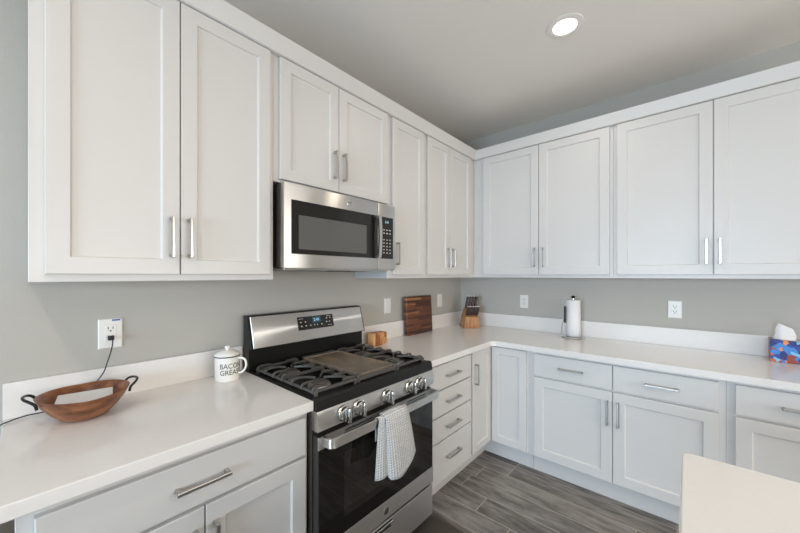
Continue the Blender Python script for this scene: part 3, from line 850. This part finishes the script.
# small striped acacia holder beside the range
t = thing('wooden_holder', 'small striped light wooden holder beside the right edge of the range', 'holder', (0.11, -1.32, CT))
bm = bmesh.new()
n = 10
poly = [(0.030, -0.028), (0.030, 0.040), (-0.034, 0.040), (-0.034, -0.028)]
prism(bm, [(-0.034, -0.058), (-0.028, -0.066), (0.024, -0.066), (0.030, -0.058), (0.030, 0.018), (-0.034, 0.018)], 0, 0.080)
obj('front_block', bm, M['acacia'], t, local=True)
obj('rear_block', box(bmesh.new(), (-0.056, 0.0185, 0.0), (0.008, 0.085, 0.080), 0.003), M['acacia'], t, local=True)
obj('lid', box(bmesh.new(), (-0.036, -0.068, 0.0803), (0.033, 0.018, 0.0865), 0.002), M['acacia'], t, local=True)

# ------------------------------------------------------------------ knife block and its knives
ka = math.radians(46)
kb = thing('knife_block', 'light wooden knife block standing in the counter corner', 'knife block', (0.200, -0.197, CT), ka)
bm = bmesh.new()
prof = [(-0.088, 0.0), (-0.074, 0.100), (-0.026, 0.116), (-0.016, 0.160), (0.042, 0.178), (0.076, 0.130), (0.080, 0.0)]
xl = lambda z: -0.070 + 0.16 * z
rings(bm, [[(xl(b), a, b) for a, b in prof], [(0.070 - 0.01 * b, a, b) for a, b in prof]])
ed = [e for e in bm.edges]
bmesh.ops.bevel(bm, geom=ed, offset=0.003, segments=2, affect='EDGES', profile=0.5)
obj('block', bm, M['block_wood'], kb, True, 30, local=True)
KM = Matrix.Translation(Vector(kb.location)) @ Matrix.Rotation(ka, 4, 'Z')
def knife_proto(L, w, label, group):
    t = thing('kitchen_knife', label, 'knife', (0, 0, 0), 0, group)
    bm = bmesh.new()
    loops = []
    for f, sx, sy in ((0.0, 0.75, 0.8), (0.06, 0.95, 1.0), (0.35, 1.05, 1.0), (0.7, 0.9, 0.95), (0.93, 1.05, 1.1), (1.0, 0.8, 0.85)):
        loops.append([(math.cos(q * PI / 5) * w * sx, math.sin(q * PI / 5) * w * 1.35 * sy, 0.006 + f * L) for q in range(10)])
    rings(bm, loops)
    obj('grip', bm, M['knife_handle'], t, True, 50, local=True)
    obj('bolster', lathe(bmesh.new(), [(w * 0.7, 0.0008), (w * 0.85, 0.003), (w * 0.72, 0.0058)], seg=12, sy=1.3), M['chrome'], t, True, local=True)
    M.setdefault('rivet', mat('bright_end_cap', (0.85, 0.83, 0.80), 0.45))
    bm = lathe(bmesh.new(), [(w * 0.86, L + 0.0062), (w * 0.95, L + 0.010), (w * 0.6, L + 0.013), (0, L + 0.014)], seg=12, sy=1.2)
    obj('end_cap', bm, M['rivet'], t, True, local=True)
    return t
def place_knife(o, x, y, z, tilt, lab=None):
    o.matrix_world = KM @ Matrix.Translation((x, y, z)) @ Matrix.Rotation(math.radians(11), 4, 'Y') @ Matrix.Rotation(math.radians(tilt), 4, 'X')
    if lab: o['label'] = lab
kl = 'dark-handled steak knife in the front row of the knife block'
kp1 = knife_proto(0.076, 0.0082, kl, 'steak knives in the front row of the knife block')
fr = [-0.044, -0.026, -0.008, 0.010, 0.028, 0.046, 0.062]
for i, x in enumerate(fr):
    o = kp1 if i == 0 else copy_tree(kp1)
    place_knife(o, x, -0.052, 0.1115, 3)
kl = 'larger dark-handled kitchen knife in the rear row of the knife block'
kp2 = knife_proto(0.108, 0.0115, kl, 'large knives in the rear row of the knife block')
for i, x in enumerate((-0.028, 0.000, 0.028, 0.056)):
    o = kp2 if i == 0 else copy_tree(kp2)
    place_knife(o, x, 0.014, 0.1742, 3)

# ------------------------------------------------------------------ paper towel holder and roll
px, py = 1.075, -0.125
t = thing('paper_towel_holder', 'upright metal paper towel holder with a tension arm on the back counter', 'paper towel holder', (px, py, CT))
obj('base', lathe(bmesh.new(), [(0.0, 0.0), (0.086, 0.0), (0.088, 0.004), (0.084, 0.010), (0.020, 0.012), (0.0, 0.012)], seg=40), M['chrome'], t, True, local=True)
obj('post', lathe(bmesh.new(), [(0.0, 0.0125), (0.006, 0.0125), (0.006, 0.305), (0.0, 0.305)], seg=12), M['chrome'], t, True, local=True)
obj('finial', lathe(bmesh.new(), [(0.0, 0.3055), (0.007, 0.3055), (0.014, 0.313), (0.015, 0.318), (0.010, 0.326), (0.0, 0.328)], seg=20), M['black_enamel'], t, True, local=True)
bm = bmesh.new()
tube(bm, smooth_path([(-0.072, -0.034, 0.0115), (-0.074, -0.036, 0.05), (-0.066, -0.044, 0.11), (-0.050, -0.048, 0.16), (-0.046, -0.048, 0.235)], 5), 0.0035, 8)
ar = obj('tension_arm', bm, M['chrome'], t, True, 60, local=True)
obj('arm_grip', lathe(bmesh.new(), [(0.0, 0.115), (0.007, 0.115), (0.0085, 0.125), (0.0085, 0.232), (0.006, 0.244), (0, 0.245)], (-0.0465, -0.048, 0), 12), M['slot_dark'], t, True, local=True)
bm = bmesh.new()
lathe(bm, [(0.020, 0.0), (0.050, 0.0), (0.0515, 0.002), (0.0515, 0.278), (0.050, 0.280), (0.020, 0.280), (0.019, 0.278), (0.019, 0.002)], seg=40, cap=False)
o = obj('paper_towel_roll', bm, M['paper'], None, True, 40)
o.location = (px, py, CT + 0.0128)
tag(o, 'white roll of paper towels standing on its metal holder', 'paper towel roll')

# ------------------------------------------------------------------ tissue box and tissue
t = thing('tissue_box', 'blue and orange patterned tissue box on the right of the back counter', 'tissue box', (2.221, -0.118, CT), math.radians(-4))
bm = bmesh.new()
hx, hy, hz = 0.118, 0.058, 0.122
box(bm, (-hx, -hy, 0), (hx, hy, hz), 0.0015, 1)
obj('carton', bm, M['tissue_print'], t, local=True)
obj('opening', lathe(bmesh.new(), [(0.0, hz + 0.0002), (0.05, hz + 0.0002), (0.05, hz + 0.0006), (0.0, hz + 0.0006)], (-0.05, 0, 0), 28, sy=0.55), M['plastic_white'], t, local=True)
bm = bmesh.new()
loops = []
for f in range(9):
    z = f / 8
    lp = []
    for q in range(22):
        a = 2 * PI * q / 22
        w = 0.040 * (1 - 0.42 * z ** 2.2) * (1 + 0.14 * math.sin(3 * a + 1 + 2 * z) + 0.07 * math.sin(7 * a + z * 4))
        lp.append((math.cos(a) * w + 0.004 * z, math.sin(a) * w * 0.42, z * 0.078 * (1 - 0.16 * math.cos(a) * z)))
    loops.append(lp)
rings(bm, loops)
o = obj('tissue', bm, M['paper'], None, True, 60)
o.location = (2.156, -0.115, CT + 0.1235)
tag(o, 'white tissue sticking up out of the patterned box', 'tissue')

# ------------------------------------------------------------------ dish towel over the oven door handle
def towel():
    bm = bmesh.new()
    uvl = bm.loops.layers.uv.new('UVMap')
    # plan curve at the bar and at the hem: left pleat, a fold tucked back, then the wide front panel
    top = [(0.000, -1.945), (0.002, -1.915), (0.000, -1.890), (0.000, -1.884), (0.008, -1.905), (0.013, -1.912), (0.015, -1.875), (0.013, -1.825), (0.012, -1.790), (0.006, -1.765)]
    hem = [(0.014, -1.985), (0.026, -1.945), (0.010, -1.885), (0.000, -1.872), (0.008, -1.905), (0.040, -1.912), (0.050, -1.862), (0.044, -1.815), (0.044, -1.775), (0.026, -1.728)]
    drop = [0.238, 0.244, 0.240, 0.236, 0.240, 0.262, 0.272, 0.262, 0.236, 0.214]
    T = smooth_path([(a, b, 0) for a, b in top], 6); H = smooth_path([(a, b, 0) for a, b in hem], 6)
    D = smooth_path([(a, 0, 0) for a in drop], 6)
    nu = len(T)
    grid = []; uvs = []
    bx0 = 0.7355                                     # bar centre, front face at +0.006
    nv = 34
    for i in range(nu):
        col = []; uc = []
        s = i / (nu - 1)
        length = D[i].x
        for j in range(nv):
            # path: behind the bar (short drop), over the top, down the front
            back = 0.10; over = 0.028
            L = back + over + length
            d = L * j / (nv - 1)
            lift = T[i].x
            ztop = 0.776 + lift * 0.45
            if d < back:
                x = bx0 - 0.0105; z = ztop - 0.002 - (back - d); y = T[i].y
            elif d < back + over:
                a = (d - back) / over * PI
                x = bx0 - math.cos(a) * (0.0100 + lift * 0.6) + (0.0 if a < PI / 2 else 0.0); z = ztop + math.sin(a) * 0.006 ; y = T[i].y
            else:
                f = (d - back - over) / length
                e = f ** 0.8
                x = bx0 + 0.0115 + T[i].x * (1 - e) * 0.9 + H[i].x * e; y = T[i].y * (1 - e) + H[i].y * e
                z = ztop - f * length
            col.append(bm.verts.new((x, y, z)))
            uc.append((s * 0.34, d))
        grid.append(col); uvs.append(uc)
    for i in range(nu - 1):
        for j in range(nv - 1):
            f = bm.faces.new((grid[i][j], grid[i + 1][j], grid[i + 1][j + 1], grid[i][j + 1]))
            for lp, (a, b) in zip(f.loops, ((i, j), (i + 1, j), (i + 1, j + 1), (i, j + 1))):
                lp[uvl].uv = uvs[a][b]
    o = obj('dish_towel', bm, M['towel'], None, True, 80)
    md = o.modifiers.new('thickness', 'SOLIDIFY'); md.thickness = 0.0025; md.offset = 1
    return o
tag(towel(), 'white waffle-weave dish towel hanging over the oven door handle', 'dish towel')

# ------------------------------------------------------------------ floor mat in front of the range
bm = prism(bmesh.new(), [(0.63, -2.24), (1.14, -2.24), (1.14, -1.392), (0.63, -1.392)], 0.0005, 0.016)
bmesh.ops.bevel(bm, geom=[e for e in bm.edges if abs(e.verts[0].co.z - e.verts[1].co.z) > 0.01], offset=0.03, segments=5, affect='EDGES', profile=0.5)
top = [e for e in bm.edges if e.verts[0].co.z > 0.015 and e.verts[1].co.z > 0.015]
bmesh.ops.bevel(bm, geom=top, offset=0.009, segments=3, affect='EDGES', profile=0.5)
tag(obj('floor_mat', bm, M['mat_brown'], None, True, 40), 'brown cushioned floor mat in front of the range', 'floor mat')

# ------------------------------------------------------------------ stand-in for an unidentified dark thing beyond the cabinets' left end
t = thing('dark_stand_in', 'dark brown lidded box, stand-in for an unidentified dark thing past the left end of the base cabinets', 'bin', (0.20, -3.34, 0))
bm = bmesh.new()
def rr(h, w, z): return [(sx * h, sy * w, z) for sx, sy in ((-1, -1), (1, -1), (1, 1), (-1, 1))]
rings(bm, [rr(0.135, 0.20, 0.0), rr(0.160, 0.235, 0.72)])
bmesh.ops.bevel(bm, geom=bm.edges[:], offset=0.012, segments=3, affect='EDGES', profile=0.5)
obj('body', bm, M['stand_in_brown'], t, True, 40, local=True)
obj('lid', box(bmesh.new(), (-0.166, -0.242, 0.7205), (0.166, 0.242, 0.765), 0.012, 3), M['stand_in_brown'], t, True, 40, local=True)
